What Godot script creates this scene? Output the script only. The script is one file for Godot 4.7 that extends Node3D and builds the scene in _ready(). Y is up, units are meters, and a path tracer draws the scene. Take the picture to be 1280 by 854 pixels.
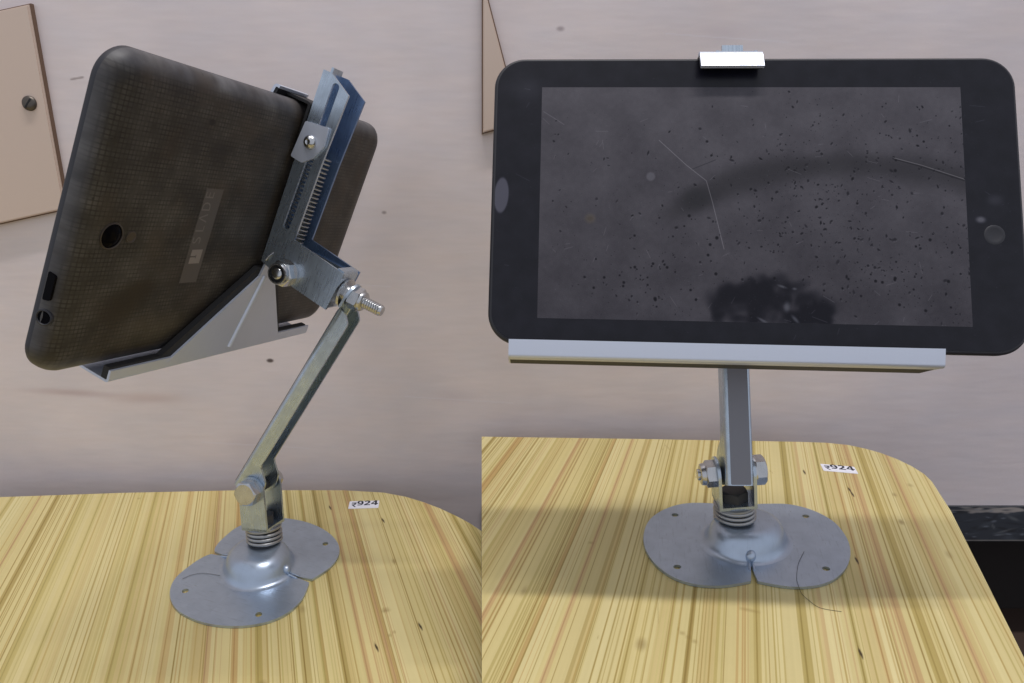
extends Node3D
# Two views of one kind of adjustable tablet stand: a place seen from behind the tablet (x < 0) and a place seen from in front of it (x > 0).

const MM := 0.001
var mats := {}
var used := {}


# ---------------------------------------------------------------- mesh building
class M:
	var v := PackedVector3Array()
	var n := PackedVector3Array()
	var uv := PackedVector2Array()
	var X := Transform3D()          # placing of what is added next, in millimetres

	func tri(a: Vector3, b: Vector3, c: Vector3, na: Vector3, nb: Vector3, nc: Vector3, ua := Vector2(), ub := Vector2(), uc := Vector2()) -> void:
		a = X * a; b = X * b; c = X * c
		na = (X.basis * na).normalized(); nb = (X.basis * nb).normalized(); nc = (X.basis * nc).normalized()
		if (b - a).cross(c - a).dot(na + nb + nc) > 0.0:   # front faces run clockwise
			var t := b; b = c; c = t
			var tn := nb; nb = nc; nc = tn
			var tu := ub; ub = uc; uc = tu
		v.append_array([a * 0.001, b * 0.001, c * 0.001]); n.append_array([na, nb, nc]); uv.append_array([ua, ub, uc])

	func quad(a: Vector3, b: Vector3, c: Vector3, d: Vector3, na: Vector3, nb: Vector3, nc: Vector3, nd: Vector3) -> void:
		tri(a, b, c, na, nb, nc); tri(a, c, d, na, nc, nd)

	func mesh() -> ArrayMesh:
		var arr := []
		arr.resize(Mesh.ARRAY_MAX)
		arr[Mesh.ARRAY_VERTEX] = v; arr[Mesh.ARRAY_NORMAL] = n; arr[Mesh.ARRAY_TEX_UV] = uv
		var am := ArrayMesh.new()
		am.add_surface_from_arrays(Mesh.PRIMITIVE_TRIANGLES, arr)
		return am

	func at(x: Transform3D) -> M:
		X = x
		return self

	# the wall that runs round a closed outline from z0 to z1; corners sharper than 35 degrees stay sharp
	func rim(loop: PackedVector2Array, z0: float, z1: float, inward := false) -> void:
		var k := loop.size()
		var area := 0.0
		for i in k:
			area += loop[i].cross(loop[(i + 1) % k])
		var s := -1.0 if (area < 0.0) != inward else 1.0
		var en := PackedVector2Array()
		for i in k:
			var e := loop[(i + 1) % k] - loop[i]
			en.append(Vector2(e.y, -e.x).normalized() * s)
		for i in k:
			var na := en[i]
			var nb := en[i]
			if en[i].dot(en[(i + k - 1) % k]) > 0.82:
				na = (en[i] + en[(i + k - 1) % k]).normalized()
			if en[i].dot(en[(i + 1) % k]) > 0.82:
				nb = (en[i] + en[(i + 1) % k]).normalized()
			var p := loop[i]
			var q := loop[(i + 1) % k]
			quad(Vector3(p.x, p.y, z0), Vector3(q.x, q.y, z0), Vector3(q.x, q.y, z1), Vector3(p.x, p.y, z1), Vector3(na.x, na.y, 0), Vector3(nb.x, nb.y, 0), Vector3(nb.x, nb.y, 0), Vector3(na.x, na.y, 0))

	# a flat sheet of that outline, with holes, from z0 to z1; box gives the texture's rectangle
	func plate(outer: PackedVector2Array, z0: float, z1: float, holes := [], box := Rect2(), rims := true) -> M:
		var pts := PackedVector2Array()
		var idx: PackedInt32Array
		if holes.is_empty():
			pts = outer
			idx = Geometry2D.triangulate_polygon(outer)
		else:
			for loop in [outer] + holes:
				for i in loop.size():
					var a: Vector2 = loop[i]
					var b: Vector2 = loop[(i + 1) % loop.size()]
					var m := maxi(1, int(ceil(a.distance_to(b) / 1.6)))
					for j in m:
						pts.append(a.lerp(b, float(j) / m))
			var all := Geometry2D.triangulate_delaunay(pts)
			for i in range(0, all.size(), 3):
				var c := (pts[all[i]] + pts[all[i + 1]] + pts[all[i + 2]]) / 3.0
				if not Geometry2D.is_point_in_polygon(c, outer):
					continue
				var inside := false
				for h in holes:
					inside = inside or Geometry2D.is_point_in_polygon(c, h)
				if not inside:
					idx.append_array([all[i], all[i + 1], all[i + 2]])
		for i in range(0, idx.size(), 3):
			for z in ([z0, z1] if z0 != z1 else [z0]):
				var nn := Vector3(0, 0, -1 if z < maxf(z0, z1) or z0 < 0.0 and z0 == z1 else 1)
				var p := [pts[idx[i]], pts[idx[i + 1]], pts[idx[i + 2]]]
				var t := [Vector2(), Vector2(), Vector2()]
				if box.size.x != 0.0:
					for j in 3:
						t[j] = (p[j] - box.position) / box.size
				tri(Vector3(p[0].x, p[0].y, z), Vector3(p[1].x, p[1].y, z), Vector3(p[2].x, p[2].y, z), nn, nn, nn, t[0], t[1], t[2])
		if rims:
			rim(outer, z0, z1)
			for h in holes:
				rim(h, z0, z1, true)
		return self

	# a sheet-metal strip: a centre line with rounded bends, its thickness, and its width from z0 to z1
	func sheet(line: PackedVector2Array, thick: float, z0: float, z1: float, bend := 1.6) -> M:
		var c := PackedVector2Array()
		for i in line.size():
			if i == 0 or i == line.size() - 1:
				c.append(line[i])
				continue
			var a := (line[i - 1] - line[i]).normalized()
			var b := (line[i + 1] - line[i]).normalized()
			for k in 7:
				var t := k / 6.0
				c.append((line[i] + a * bend).lerp(line[i], t).lerp(line[i].lerp(line[i] + b * bend, t), t))
		var one := PackedVector2Array()
		var two := PackedVector2Array()
		for i in c.size():
			var d := (c[mini(i + 1, c.size() - 1)] - c[maxi(i - 1, 0)]).normalized()
			var s := Vector2(-d.y, d.x) * thick / 2.0
			one.append(c[i] + s); two.append(c[i] - s)
		two.reverse()
		one.append_array(two)
		return plate(one, z0, z1)

	# turned shape: profile of (radius, height), about local y
	func lathe(profile: PackedVector2Array, sides := 40, squash := Vector2.ONE) -> M:
		var sn := PackedVector2Array()
		for i in profile.size() - 1:
			var d := profile[i + 1] - profile[i]
			sn.append(Vector2(d.y, -d.x).normalized())
		for i in profile.size() - 1:
			var na := sn[i]
			var nb := sn[i]
			if i > 0 and sn[i].dot(sn[i - 1]) > 0.7: na = (sn[i] + sn[i - 1]).normalized()
			if i < sn.size() - 1 and sn[i].dot(sn[i + 1]) > 0.7: nb = (sn[i] + sn[i + 1]).normalized()
			for k in sides:
				var p := Vector2.from_angle(TAU * k / sides)
				var q := Vector2.from_angle(TAU * (k + 1) / sides)
				var ra := profile[i].x
				var rb := profile[i + 1].x
				var pa := Vector3(p.x * ra * squash.x, profile[i].y, p.y * ra * squash.y)
				var qa := Vector3(q.x * ra * squash.x, profile[i].y, q.y * ra * squash.y)
				var pb := Vector3(p.x * rb * squash.x, profile[i + 1].y, p.y * rb * squash.y)
				var qb := Vector3(q.x * rb * squash.x, profile[i + 1].y, q.y * rb * squash.y)
				var npa := Vector3(p.x * na.x, na.y, p.y * na.x)
				var nqa := Vector3(q.x * na.x, na.y, q.y * na.x)
				var npb := Vector3(p.x * nb.x, nb.y, p.y * nb.x)
				var nqb := Vector3(q.x * nb.x, nb.y, q.y * nb.x)
				if ra > 0.0001: tri(pa, qa, qb if rb > 0.0001 else pb, npa, nqa, nqb)
				if rb > 0.0001: tri(pa, qb, pb, npa, nqb, npb)
		return self

	func tube(path: PackedVector3Array, r: float, sides := 8) -> M:
		var last := []
		var ref := Vector3(0.31, 0.77, 0.55)
		for i in path.size():
			var d := (path[mini(i + 1, path.size() - 1)] - path[maxi(i - 1, 0)]).normalized()
			var a := (ref - d * ref.dot(d)).normalized()
			ref = a
			var b := d.cross(a)
			var ring := []
			for k in sides:
				ring.append(a * cos(TAU * k / sides) + b * sin(TAU * k / sides))
			if i > 0:
				for k in sides:
					var j := (k + 1) % sides
					quad(path[i - 1] + last[k] * r, path[i - 1] + last[j] * r, path[i] + ring[j] * r, path[i] + ring[k] * r, last[k], last[j], ring[j], ring[k])
			if i == 0 or i == path.size() - 1:
				var e := -d if i == 0 else d
				for k in sides:
					tri(path[i], path[i] + ring[k] * r, path[i] + ring[(k + 1) % sides] * r, e, e, e)
			last = ring
		return self

	# a hexagon nut or head, along local y from y0 to y1, its outer edge chamfered round
	func hex(af: float, y0: float, y1: float, hole := 0.0, turn := 0.2) -> M:
		var R := af / sqrt(3.0)
		var c := (R - af / 2.0) * 0.8
		var s := signf(y1 - y0)
		var steps := 6
		for k in 6:
			var fn := Vector3(cos(turn + (k + 0.5) * PI / 3), 0, sin(turn + (k + 0.5) * PI / 3))
			var p := Vector3(cos(turn + k * PI / 3), 0, sin(turn + k * PI / 3)) * R
			var q := Vector3(cos(turn + (k + 1) * PI / 3), 0, sin(turn + (k + 1) * PI / 3)) * R
			for i in steps:
				var a := p.lerp(q, float(i) / steps)
				var b := p.lerp(q, float(i + 1) / steps)
				var ha := y1 - s * (a.length() - af * 0.47) * 0.62
				var hb := y1 - s * (b.length() - af * 0.47) * 0.62
				quad(a + Vector3(0, y0, 0), b + Vector3(0, y0, 0), b + Vector3(0, hb, 0), a + Vector3(0, ha, 0), fn, fn, fn, fn)
				var ia := a.normalized() * af * 0.46
				var ib := b.normalized() * af * 0.46
				var nc := ((a + b).normalized() * 0.55 + Vector3(0, s, 0)).normalized()
				quad(a + Vector3(0, ha, 0), b + Vector3(0, hb, 0), ib + Vector3(0, y1, 0), ia + Vector3(0, y1, 0), nc, nc, nc, nc)
				var up := Vector3(0, s, 0)
				if hole > 0.0:
					var ja := a.normalized() * hole
					var jb := b.normalized() * hole
					quad(ia + up * absf(y1) * signf(y1) * s, ib + up * absf(y1) * signf(y1) * s, jb + Vector3(0, y1, 0), ja + Vector3(0, y1, 0), up, up, up, up)
					quad(ja + Vector3(0, y1, 0), jb + Vector3(0, y1, 0), jb + Vector3(0, y1 - s * 3, 0), ja + Vector3(0, y1 - s * 3, 0), -ja.normalized(), -jb.normalized(), -jb.normalized(), -ja.normalized())
				else:
					tri(Vector3(0, y1, 0), ia + Vector3(0, y1, 0), ib + Vector3(0, y1, 0), up, up, up)
		return self

	# a threaded rod along local y
	func thread(r: float, y0: float, y1: float, pitch := 1.0) -> M:
		var p := PackedVector2Array([Vector2(0, y0), Vector2(r * 0.86, y0)])
		var turns := int(absf(y1 - y0) / pitch)
		var s := signf(y1 - y0)
		for i in turns:
			p.append(Vector2(r * 0.84, y0 + s * i * pitch)); p.append(Vector2(r, y0 + s * (i + 0.42) * pitch)); p.append(Vector2(r, y0 + s * (i + 0.58) * pitch))
		p.append(Vector2(r * 0.8, y1)); p.append(Vector2(0, y1))
		if s < 0: p.reverse()
		return lathe(p, 20)


static func pv(a: Array) -> PackedVector2Array:
	var p := PackedVector2Array()
	for i in range(0, a.size(), 2):
		p.append(Vector2(a[i], a[i + 1]))
	return p


static func disc(c: Vector2, r: float, k := 20, stretch := Vector2.ONE) -> PackedVector2Array:
	var p := PackedVector2Array()
	for i in k:
		p.append(c + Vector2.from_angle(TAU * i / k) * r * stretch)
	return p


static func stadium(a: Vector2, b: Vector2, r: float) -> PackedVector2Array:
	var p := PackedVector2Array()
	var d := (b - a).angle()
	for i in 9: p.append(b + Vector2.from_angle(d - PI / 2 + PI * i / 8) * r)
	for i in 9: p.append(a + Vector2.from_angle(d + PI / 2 + PI * i / 8) * r)
	return p


static func rounded(poly: PackedVector2Array, r: float, k := 6) -> PackedVector2Array:
	var out := PackedVector2Array()
	for i in poly.size():
		var p := poly[i]
		var a := poly[(i + poly.size() - 1) % poly.size()] - p
		var b := poly[(i + 1) % poly.size()] - p
		var rr := minf(r, minf(a.length(), b.length()) * 0.45)
		for j in k + 1:
			var t := float(j) / k
			out.append((p + a.normalized() * rr).lerp(p, t).lerp(p.lerp(p + b.normalized() * rr, t), t))
	return out


static func rect_round(w: float, h: float, r: float, k := 9) -> Array:   # [points, outward directions]
	var p := PackedVector2Array()
	var d := PackedVector2Array()
	for q in 4:
		var c := Vector2([1, -1, -1, 1][q] * (w / 2 - r), [1, 1, -1, -1][q] * (h / 2 - r))
		for i in k + 1:
			var u := Vector2.from_angle(PI / 2 * q + PI / 2 * i / k)
			p.append(c + u * r); d.append(u)
	return [p, d]


# planes in which flat pieces are drawn: (x, y, z) of the drawing go to these axes
static func axes(x: Vector3, y: Vector3, z: Vector3, o := Vector3.ZERO) -> Transform3D:
	return Transform3D(Basis(x, y, z), o)


# ---------------------------------------------------------------- the tree of things
func numbered(called: String) -> String:
	if not used.has(called):
		used[called] = 0
		return called
	used[called] += 1
	return "%s_%03d" % [called, used[called]]


func thing(called: String, label: String, category: String, where := Vector3.ZERO, group := "") -> Node3D:
	var o := Node3D.new()
	o.name = numbered(called)
	add_child(o)
	o.position = where
	o.set_meta("label", label); o.set_meta("category", category)
	if group: o.set_meta("group", group)
	return o


func part(called: String, m: M, material: Material, parent: Node3D, frame := Transform3D()) -> MeshInstance3D:
	var o := MeshInstance3D.new()
	o.name = called
	o.mesh = m.mesh()
	o.mesh.surface_set_material(0, material)
	parent.add_child(o, true)
	var p := Transform3D()
	var q: Node = parent
	while q is Node3D and q != self:
		p = q.transform * p
		q = q.get_parent()
	o.transform = p.affine_inverse() * frame
	return o


func structure(called: String, m: M, material: Material) -> MeshInstance3D:
	var o := part(called, m, material, self)
	o.set_meta("kind", "structure")
	return o


func box(m: M, lo: Vector3, hi: Vector3) -> M:
	m.X = Transform3D()
	m.plate(pv([lo.x, lo.y, hi.x, lo.y, hi.x, hi.y, lo.x, hi.y]), lo.z, hi.z)
	return m


# ---------------------------------------------------------------- pictures of surfaces
func noise(sd: int, freq: float, octaves := 4, kind := FastNoiseLite.TYPE_SIMPLEX_SMOOTH) -> FastNoiseLite:
	var f := FastNoiseLite.new()
	f.seed = sd; f.frequency = freq; f.fractal_octaves = octaves; f.noise_type = kind
	return f


func grey(sd: int, w: int, h: int, freq: float, octaves := 4, from_w := 0, from_h := 0) -> PackedByteArray:
	var im := noise(sd, freq, octaves).get_image(from_w if from_w else w, from_h if from_h else h)
	im.convert(Image.FORMAT_L8)
	im.resize(w, h, Image.INTERPOLATE_CUBIC)
	return im.get_data()


func dab(im: Image, x: float, y: float, rx: float, ry: float, c: Color, strength: float, hard := 0.3, turn := 0.0) -> void:
	var r := int(ceil(maxf(rx, ry))) + 1
	var co := cos(turn)
	var si := sin(turn)
	for j in range(maxi(0, int(y) - r), mini(im.get_height(), int(y) + r + 1)):
		for i in range(maxi(0, int(x) - r), mini(im.get_width(), int(x) + r + 1)):
			var dx := i - x
			var dy := j - y
			var d := Vector2((dx * co + dy * si) / rx, (dy * co - dx * si) / ry).length()
			if d < 1.0:
				im.set_pixel(i, j, im.get_pixel(i, j).lerp(c, strength * (1.0 - smoothstep(hard, 1.0, d))))


func stroke(im: Image, pts: Array, r: float, c: Color, strength: float) -> void:
	for k in pts.size() - 1:
		var a: Vector2 = pts[k]
		var b: Vector2 = pts[k + 1]
		var m := int(a.distance_to(b) / maxf(0.6, r * 0.7)) + 1
		for i in m:
			var p := a.lerp(b, float(i) / m)
			dab(im, p.x, p.y, r, r, c, strength, 0.2)


func tex(im: Image) -> ImageTexture:
	im.generate_mipmaps()
	return ImageTexture.create_from_image(im)


func wall_picture() -> Image:
	var w := 1400
	var h := 640
	var big := grey(11, w, h, 0.006, 3)
	var mid := grey(12, w, h, 0.03, 4, w / 3, h)
	var fine := grey(13, w, h, 0.18, 3, w / 7, h)
	var d := PackedByteArray()
	d.resize(w * h * 3)
	for i in w * h:
		var a := (big[i] - 128) * 0.05 + (mid[i] - 128) * 0.013 + (fine[i] - 128) * 0.02
		var b := (mid[i] - 128) * 0.015
		d[i * 3] = clampi(int(221 + a + b), 0, 255)
		d[i * 3 + 1] = clampi(int(210 + a), 0, 255)
		d[i * 3 + 2] = clampi(int(210 + a - b), 0, 255)
	var im := Image.create_from_data(w, h, false, Image.FORMAT_RGB8, d)
	dab(im, 457, 382, 4.5, 2.6, Color8(70, 58, 56), 0.85, 0.4)       # old marks on the paint
	dab(im, 576, 236, 3, 2, Color8(120, 108, 108), 0.6, 0.3)
	dab(im, 737, 76, 5, 3, Color8(130, 116, 120), 0.5, 0.2)
	dab(im, 1012, 104, 2, 4, Color8(110, 96, 96), 0.6, 0.3)
	stroke(im, [Vector2(300, 118), Vector2(312, 116)], 1.2, Color8(130, 116, 112), 0.5)
	dab(im, 255, 416, 70, 6, Color8(168, 140, 138), 0.35, 0.0, 0.06)
	dab(im, 330, 422, 60, 9, Color8(176, 150, 146), 0.3, 0.0)
	for q in [[640, 420], [690, 470], [520, 300], [880, 80], [960, 40], [1130, 160], [430, 470]]:
		dab(im, q[0], q[1], 40, 12, Color8(196, 182, 186), 0.3, 0.0)
		stroke(im, [Vector2(q[0] - 50, q[1]), Vector2(q[0] + 60, q[1] + 7)], 1.0, Color8(226, 220, 226), 0.35)
	return im


func relief(w: int, h: int, sd: int, freq: float, strength: float, from_w: int, from_h: int, octaves := 4) -> ImageTexture:
	var im := noise(sd, freq, octaves).get_image(from_w, from_h)
	im.resize(w, h, Image.INTERPOLATE_CUBIC)
	im.convert(Image.FORMAT_RGBA8)
	im.bump_map_to_normal_map(strength)
	return tex(im)


func laminate(sd: int, ticks: Array) -> Image:
	var w := 2048
	var h := 384
	var rng := RandomNumberGenerator.new()
	rng.seed = sd
	var im := Image.create(w, h, false, Image.FORMAT_RGB8)
	var ground := Color8(214, 203, 150)
	im.fill(ground)
	var x := 0
	while x < w:      # the pale ground, in barely different strips
		var wd := 4 + rng.randi() % 22
		im.fill_rect(Rect2i(x, 0, wd, h), ground.lerp([Color8(222, 213, 164), Color8(206, 193, 134), Color8(212, 199, 142), Color8(202, 184, 128)][rng.randi() % 4], rng.randf() * 0.8))
		x += wd
	x = 0
	while x < w:      # clusters of printed stripes: a band with thin companions, then a clear gap
		var tone: Color = [Color8(176, 158, 92), Color8(168, 152, 86), Color8(186, 154, 98), Color8(184, 170, 104), Color8(190, 158, 112), Color8(158, 138, 76)][rng.randi() % 6]
		var wd := 2 + int(pow(rng.randf(), 1.8) * 13)
		im.fill_rect(Rect2i(x, 0, wd, h), tone.lerp(ground, 0.2 + rng.randf() * 0.45))
		if wd > 5: im.fill_rect(Rect2i(x + wd / 3, 0, 2, h), tone.darkened(0.06))
		var p := x + wd
		for k in 1 + rng.randi() % 4:
			p += 3 + rng.randi() % 7
			im.fill_rect(Rect2i(p, 0, 1 + rng.randi() % 2, h), tone.lerp(ground, 0.15 + rng.randf() * 0.45))
		x = p + 4 + int(pow(rng.randf(), 1.5) * 26)
	for i in 90:
		im.fill_rect(Rect2i(rng.randi() % w, 0, 1 + rng.randi() % 2, h), Color8(162, 142, 84).lerp(Color8(194, 173, 112), rng.randf()))
	var data := im.get_data()
	var grain := grey(sd + 1, w, h, 0.12, 3, w, h / 16)
	var cloud := grey(sd + 2, w, h, 0.01, 3)
	for i in w * h:
		var a := (grain[i] - 128) * 0.035 + (cloud[i] - 128) * 0.035
		for k in 3:
			data[i * 3 + k] = clampi(int(data[i * 3 + k] + a), 0, 255)
	im = Image.create_from_data(w, h, false, Image.FORMAT_RGB8, data)
	im.resize(w, h)
	for i in 30:
		dab(im, rng.randf() * w, rng.randf() * h, 4 + rng.randf() * 8, 1.5 + rng.randf() * 2, Color8(120, 100, 60), 0.25 + rng.randf() * 0.3, 0.1)
	for i in 40:
		var p := Vector2(rng.randf() * w, rng.randf() * h)
		stroke(im, [p, p + Vector2(rng.randfn() * 14, rng.randfn() * 3)], 0.7, Color8(140, 120, 72), 0.28)
	for q in ticks:      # dark nicks
		stroke(im, [Vector2(q[0] - 1, q[1] - 1), Vector2(q[0] + 2, q[1] + 1)], 1.5, Color8(52, 40, 26), 0.85)
	return im


func back_picture() -> Image:     # 190 x 114 mm
	var w := 1140
	var h := 684
	var big := grey(31, w, h, 0.008, 4)
	var mid := grey(32, w, h, 0.03, 4)
	var d := PackedByteArray()
	d.resize(w * h * 3)
	for y in h:
		for x in w:
			var i := y * w + x
			var grid := 0.0
			if x % 10 < 3: grid -= 9.0
			if y % 10 < 3: grid -= 12.0
			if x % 10 >= 3 and y % 10 >= 3: grid += 5.0
			grid *= clampf((mid[i] - 50) / 90.0, 0.1, 1.5)
			var edge := mini(mini(x, w - x), mini(y, h - y))
			var reflection_tint := 1.0 - clampf((edge - 20) / 24.0, 0.0, 1.0)       # smooth border without the grid; its bluish sheen is painted in
			grid *= 1.0 - reflection_tint
			var a := (big[i] - 128) * 0.13 + (mid[i] - 128) * 0.08 + grid
			d[i * 3] = clampi(int(57 + a + reflection_tint * 24), 6, 255)
			d[i * 3 + 1] = clampi(int(53 + a + reflection_tint * 27), 6, 255)
			d[i * 3 + 2] = clampi(int(48 + a * 0.95 + reflection_tint * 34), 5, 255)
	var im := Image.create_from_data(w, h, false, Image.FORMAT_RGB8, d)
	var rng := RandomNumberGenerator.new()
	rng.seed = 8
	for i in 260:     # ingrained dirt
		var r := 10 + rng.randf() * 55
		var c := Color8(60, 47, 34) if rng.randf() < 0.5 else Color8(30, 27, 26)
		dab(im, rng.randf() * w, rng.randf() * h, r * (0.6 + rng.randf()), r, c, 0.12 + rng.randf() * 0.26, 0.0, rng.randf() * 3)
	dab(im, 205, 520, 90, 60, Color8(34, 25, 14), 0.8, 0.1, -0.4)
	dab(im, 240, 490, 55, 35, Color8(36, 26, 15), 0.7, 0.2)
	dab(im, 330, 600, 200, 60, Color8(92, 80, 56), 0.35, 0.0)
	for i in 90:
		dab(im, rng.randf() * w, rng.randf() * h, 1.5 + rng.randf() * 3.5, 1.5 + rng.randf() * 3.5, Color8(22, 20, 18), 0.5 + rng.randf() * 0.4, 0.3)
	for q in [[310, 95, 13, 9], [560, 130, 6, 5], [640, 120, 5, 4]]:
		dab(im, q[0], q[1], q[2], q[3], Color8(18, 16, 16), 0.8, 0.4)
	for i in 14:
		var p := Vector2(900 + rng.randf() * 220, 200 + rng.randf() * 250)
		stroke(im, [p, p + Vector2(rng.randf() * 10, 25 + rng.randf() * 70)], 2.0, Color8(20, 18, 18), 0.35)
	return im


func screen_picture() -> Image:     # the display and the dirt on the glass over it
	var w := 1064
	var h := 600
	var big := grey(41, w, h, 0.006, 4)
	var mid := grey(42, w, h, 0.05, 4)
	var fine := grey(43, w, h, 0.4, 2)
	var d := PackedByteArray()
	d.resize(w * h * 3)
	for i in w * h:
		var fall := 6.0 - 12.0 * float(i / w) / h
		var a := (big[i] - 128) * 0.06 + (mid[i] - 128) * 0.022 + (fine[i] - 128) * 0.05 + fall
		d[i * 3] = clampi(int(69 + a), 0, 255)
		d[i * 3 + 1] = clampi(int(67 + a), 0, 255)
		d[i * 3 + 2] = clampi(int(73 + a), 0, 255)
	var im := Image.create_from_data(w, h, false, Image.FORMAT_RGB8, d)
	var rng := RandomNumberGenerator.new()
	rng.seed = 77
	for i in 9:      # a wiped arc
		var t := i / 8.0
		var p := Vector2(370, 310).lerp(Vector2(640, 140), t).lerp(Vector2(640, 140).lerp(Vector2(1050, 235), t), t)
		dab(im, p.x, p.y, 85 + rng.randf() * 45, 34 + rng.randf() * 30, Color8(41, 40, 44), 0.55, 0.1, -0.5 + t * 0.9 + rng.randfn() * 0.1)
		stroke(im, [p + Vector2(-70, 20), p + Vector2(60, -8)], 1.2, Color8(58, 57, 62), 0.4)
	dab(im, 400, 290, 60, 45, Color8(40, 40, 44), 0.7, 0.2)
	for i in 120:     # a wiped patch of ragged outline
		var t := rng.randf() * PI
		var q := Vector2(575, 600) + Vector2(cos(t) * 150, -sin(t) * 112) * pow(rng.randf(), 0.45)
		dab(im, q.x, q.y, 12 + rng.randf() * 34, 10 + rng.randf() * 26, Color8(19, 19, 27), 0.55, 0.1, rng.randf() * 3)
	for i in 40:
		dab(im, 570 + rng.randfn() * 80, 560 + rng.randfn() * 40, 1.0 + rng.randf() * 4, 1.0 + rng.randf(), Color8(70, 72, 80), 0.35, 0.1, rng.randf() * 3)
	for q in [[610, 510, 18, 5], [640, 515, 9, 5], [620, 560, 12, 20], [640, 590, 20, 7], [560, 594, 22, 5]]:
		dab(im, q[0], q[1], q[2], q[3], Color8(100, 102, 110), 0.6, 0.1, rng.randf())
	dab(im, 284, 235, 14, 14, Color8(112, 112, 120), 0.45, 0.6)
	dab(im, 130, 345, 20, 18, Color8(92, 84, 72), 0.5, 0.3)
	dab(im, 130, 345, 11, 9, Color8(68, 62, 56), 0.6, 0.3)
	for i in 1300:     # dried splashes, thickest towards one side and the foot
		var x := w * (1.0 - pow(rng.randf(), 1.5) * 0.97)
		var y := h * (0.04 + 0.95 * pow(rng.randf(), 0.75))
		if rng.randf() < 0.5:
			x = 720 + rng.randfn() * 140; y = 310 + rng.randfn() * 140
		var r := 0.9 + pow(rng.randf(), 3.6) * 4.4
		dab(im, x, y, r * (0.7 + rng.randf() * 1.1), r * (0.5 + rng.randf() * 0.6), Color8(17, 16, 22), 0.45 + rng.randf() * 0.55, 0.3, rng.randf() * 3)
		if r > 3.0:
			dab(im, x + 2, y + r, r * 0.6, r * 0.35, Color8(120, 120, 128), 0.3, 0.2)
	for i in 150:
		var q: Array = [[250, 480], [300, 520], [940, 480], [360, 430], [980, 150], [900, 540]][i % 6]
		var r := 1.1 + pow(rng.randf(), 2.4) * 4.6
		dab(im, q[0] + rng.randfn() * 70, q[1] + rng.randfn() * 45, r, r, Color8(17, 16, 22), 0.9, 0.45)
	stroke(im, [Vector2(305, 140), Vector2(375, 205), Vector2(425, 245), Vector2(440, 300), Vector2(468, 420)], 1.5, Color8(150, 148, 154), 0.35)
	stroke(im, [Vector2(390, 215), Vector2(450, 190)], 1.6, Color8(40, 40, 46), 0.5)
	stroke(im, [Vector2(890, 185), Vector2(960, 205), Vector2(1063, 240)], 2.2, Color8(34, 33, 38), 0.75)
	stroke(im, [Vector2(890, 182), Vector2(960, 201), Vector2(1063, 236)], 1.1, Color8(150, 148, 150), 0.45)
	stroke(im, [Vector2(5, 65), Vector2(60, 100)], 1.4, Color8(120, 118, 126), 0.4)
	for i in 60:
		var p := Vector2(rng.randf() * w, rng.randf() * h)
		stroke(im, [p, p + Vector2(rng.randfn() * 16, rng.randfn() * 11)], 0.9, Color8(150, 148, 156), 0.22)
	for i in 240:
		dab(im, rng.randf() * w, rng.randf() * h, 1.0 + rng.randf(), 1.0, Color8(120, 120, 128), 0.4, 0.2)
	return im


func bezel_picture() -> Image:
	var w := 950
	var h := 550
	var mid := grey(52, w, h, 0.02, 5)
	var fine := grey(53, w, h, 0.4, 2)
	var d := PackedByteArray()
	d.resize(w * h * 3)
	for i in w * h:
		var a := (mid[i] - 120) * 0.045 + (fine[i] - 128) * 0.03
		d[i * 3] = clampi(int(17 + a), 4, 255)
		d[i * 3 + 1] = clampi(int(17 + a), 4, 255)
		d[i * 3 + 2] = clampi(int(26 + a), 5, 255)
	var im := Image.create_from_data(w, h, false, Image.FORMAT_RGB8, d)
	var rng := RandomNumberGenerator.new()
	rng.seed = 5
	dab(im, 18, 270, 15, 38, Color8(92, 92, 104), 0.75, 0.8, 0.05)
	dab(im, 874, 307, 13, 9, Color8(110, 110, 118), 0.7, 0.2)
	dab(im, 60, 60, 60, 40, Color8(70, 70, 78), 0.35, 0.0)
	dab(im, 900, 270, 22, 16, Color8(70, 70, 78), 0.4, 0.1)
	for i in 260:
		dab(im, rng.randf() * w, rng.randf() * h, 0.9 + rng.randf(), 0.9, Color8(110, 110, 120), 0.35, 0.2)
	for i in 26:
		var p := Vector2(rng.randf() * w, rng.randf() * h)
		stroke(im, [p, p + Vector2(rng.randfn() * 14, rng.randfn() * 10)], 0.9, Color8(120, 120, 130), 0.2)
	return im


func skirting_picture() -> Image:
	var w := 700
	var h := 60
	var im := Image.create(w, h, false, Image.FORMAT_RGB8)
	im.fill(Color8(46, 50, 58))
	var rng := RandomNumberGenerator.new()
	rng.seed = 3
	for i in 700:
		var c: Color = [Color8(30, 32, 38), Color8(72, 78, 86), Color8(120, 122, 122), Color8(24, 24, 28)][rng.randi() % 4]
		dab(im, rng.randf() * w, rng.randf() * h, 2 + rng.randf() * 10, 1 + rng.randf() * 4, c, 0.5, 0.2, rng.randf() * 3)
	for i in 260:
		dab(im, rng.randf() * w, rng.randf() * 10, 2 + rng.randf() * 7, 1 + rng.randf() * 4, Color8(160, 152, 146), 0.75, 0.3)
	for i in 380:
		dab(im, rng.randf() * w, rng.randf() * h, 0.8 + rng.randf() * 3, 0.7 + rng.randf() * 2, Color8(112, 118, 128), 0.7, 0.2, rng.randf() * 3)
	stroke(im, [Vector2(0, 58), Vector2(w, 58)], 1.6, Color8(150, 142, 132), 0.6)
	return im


func plain(c: Color, rough: float, metal := 0.0) -> StandardMaterial3D:
	var m := StandardMaterial3D.new()
	m.albedo_color = c; m.roughness = rough; m.metallic = metal
	return m


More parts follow.
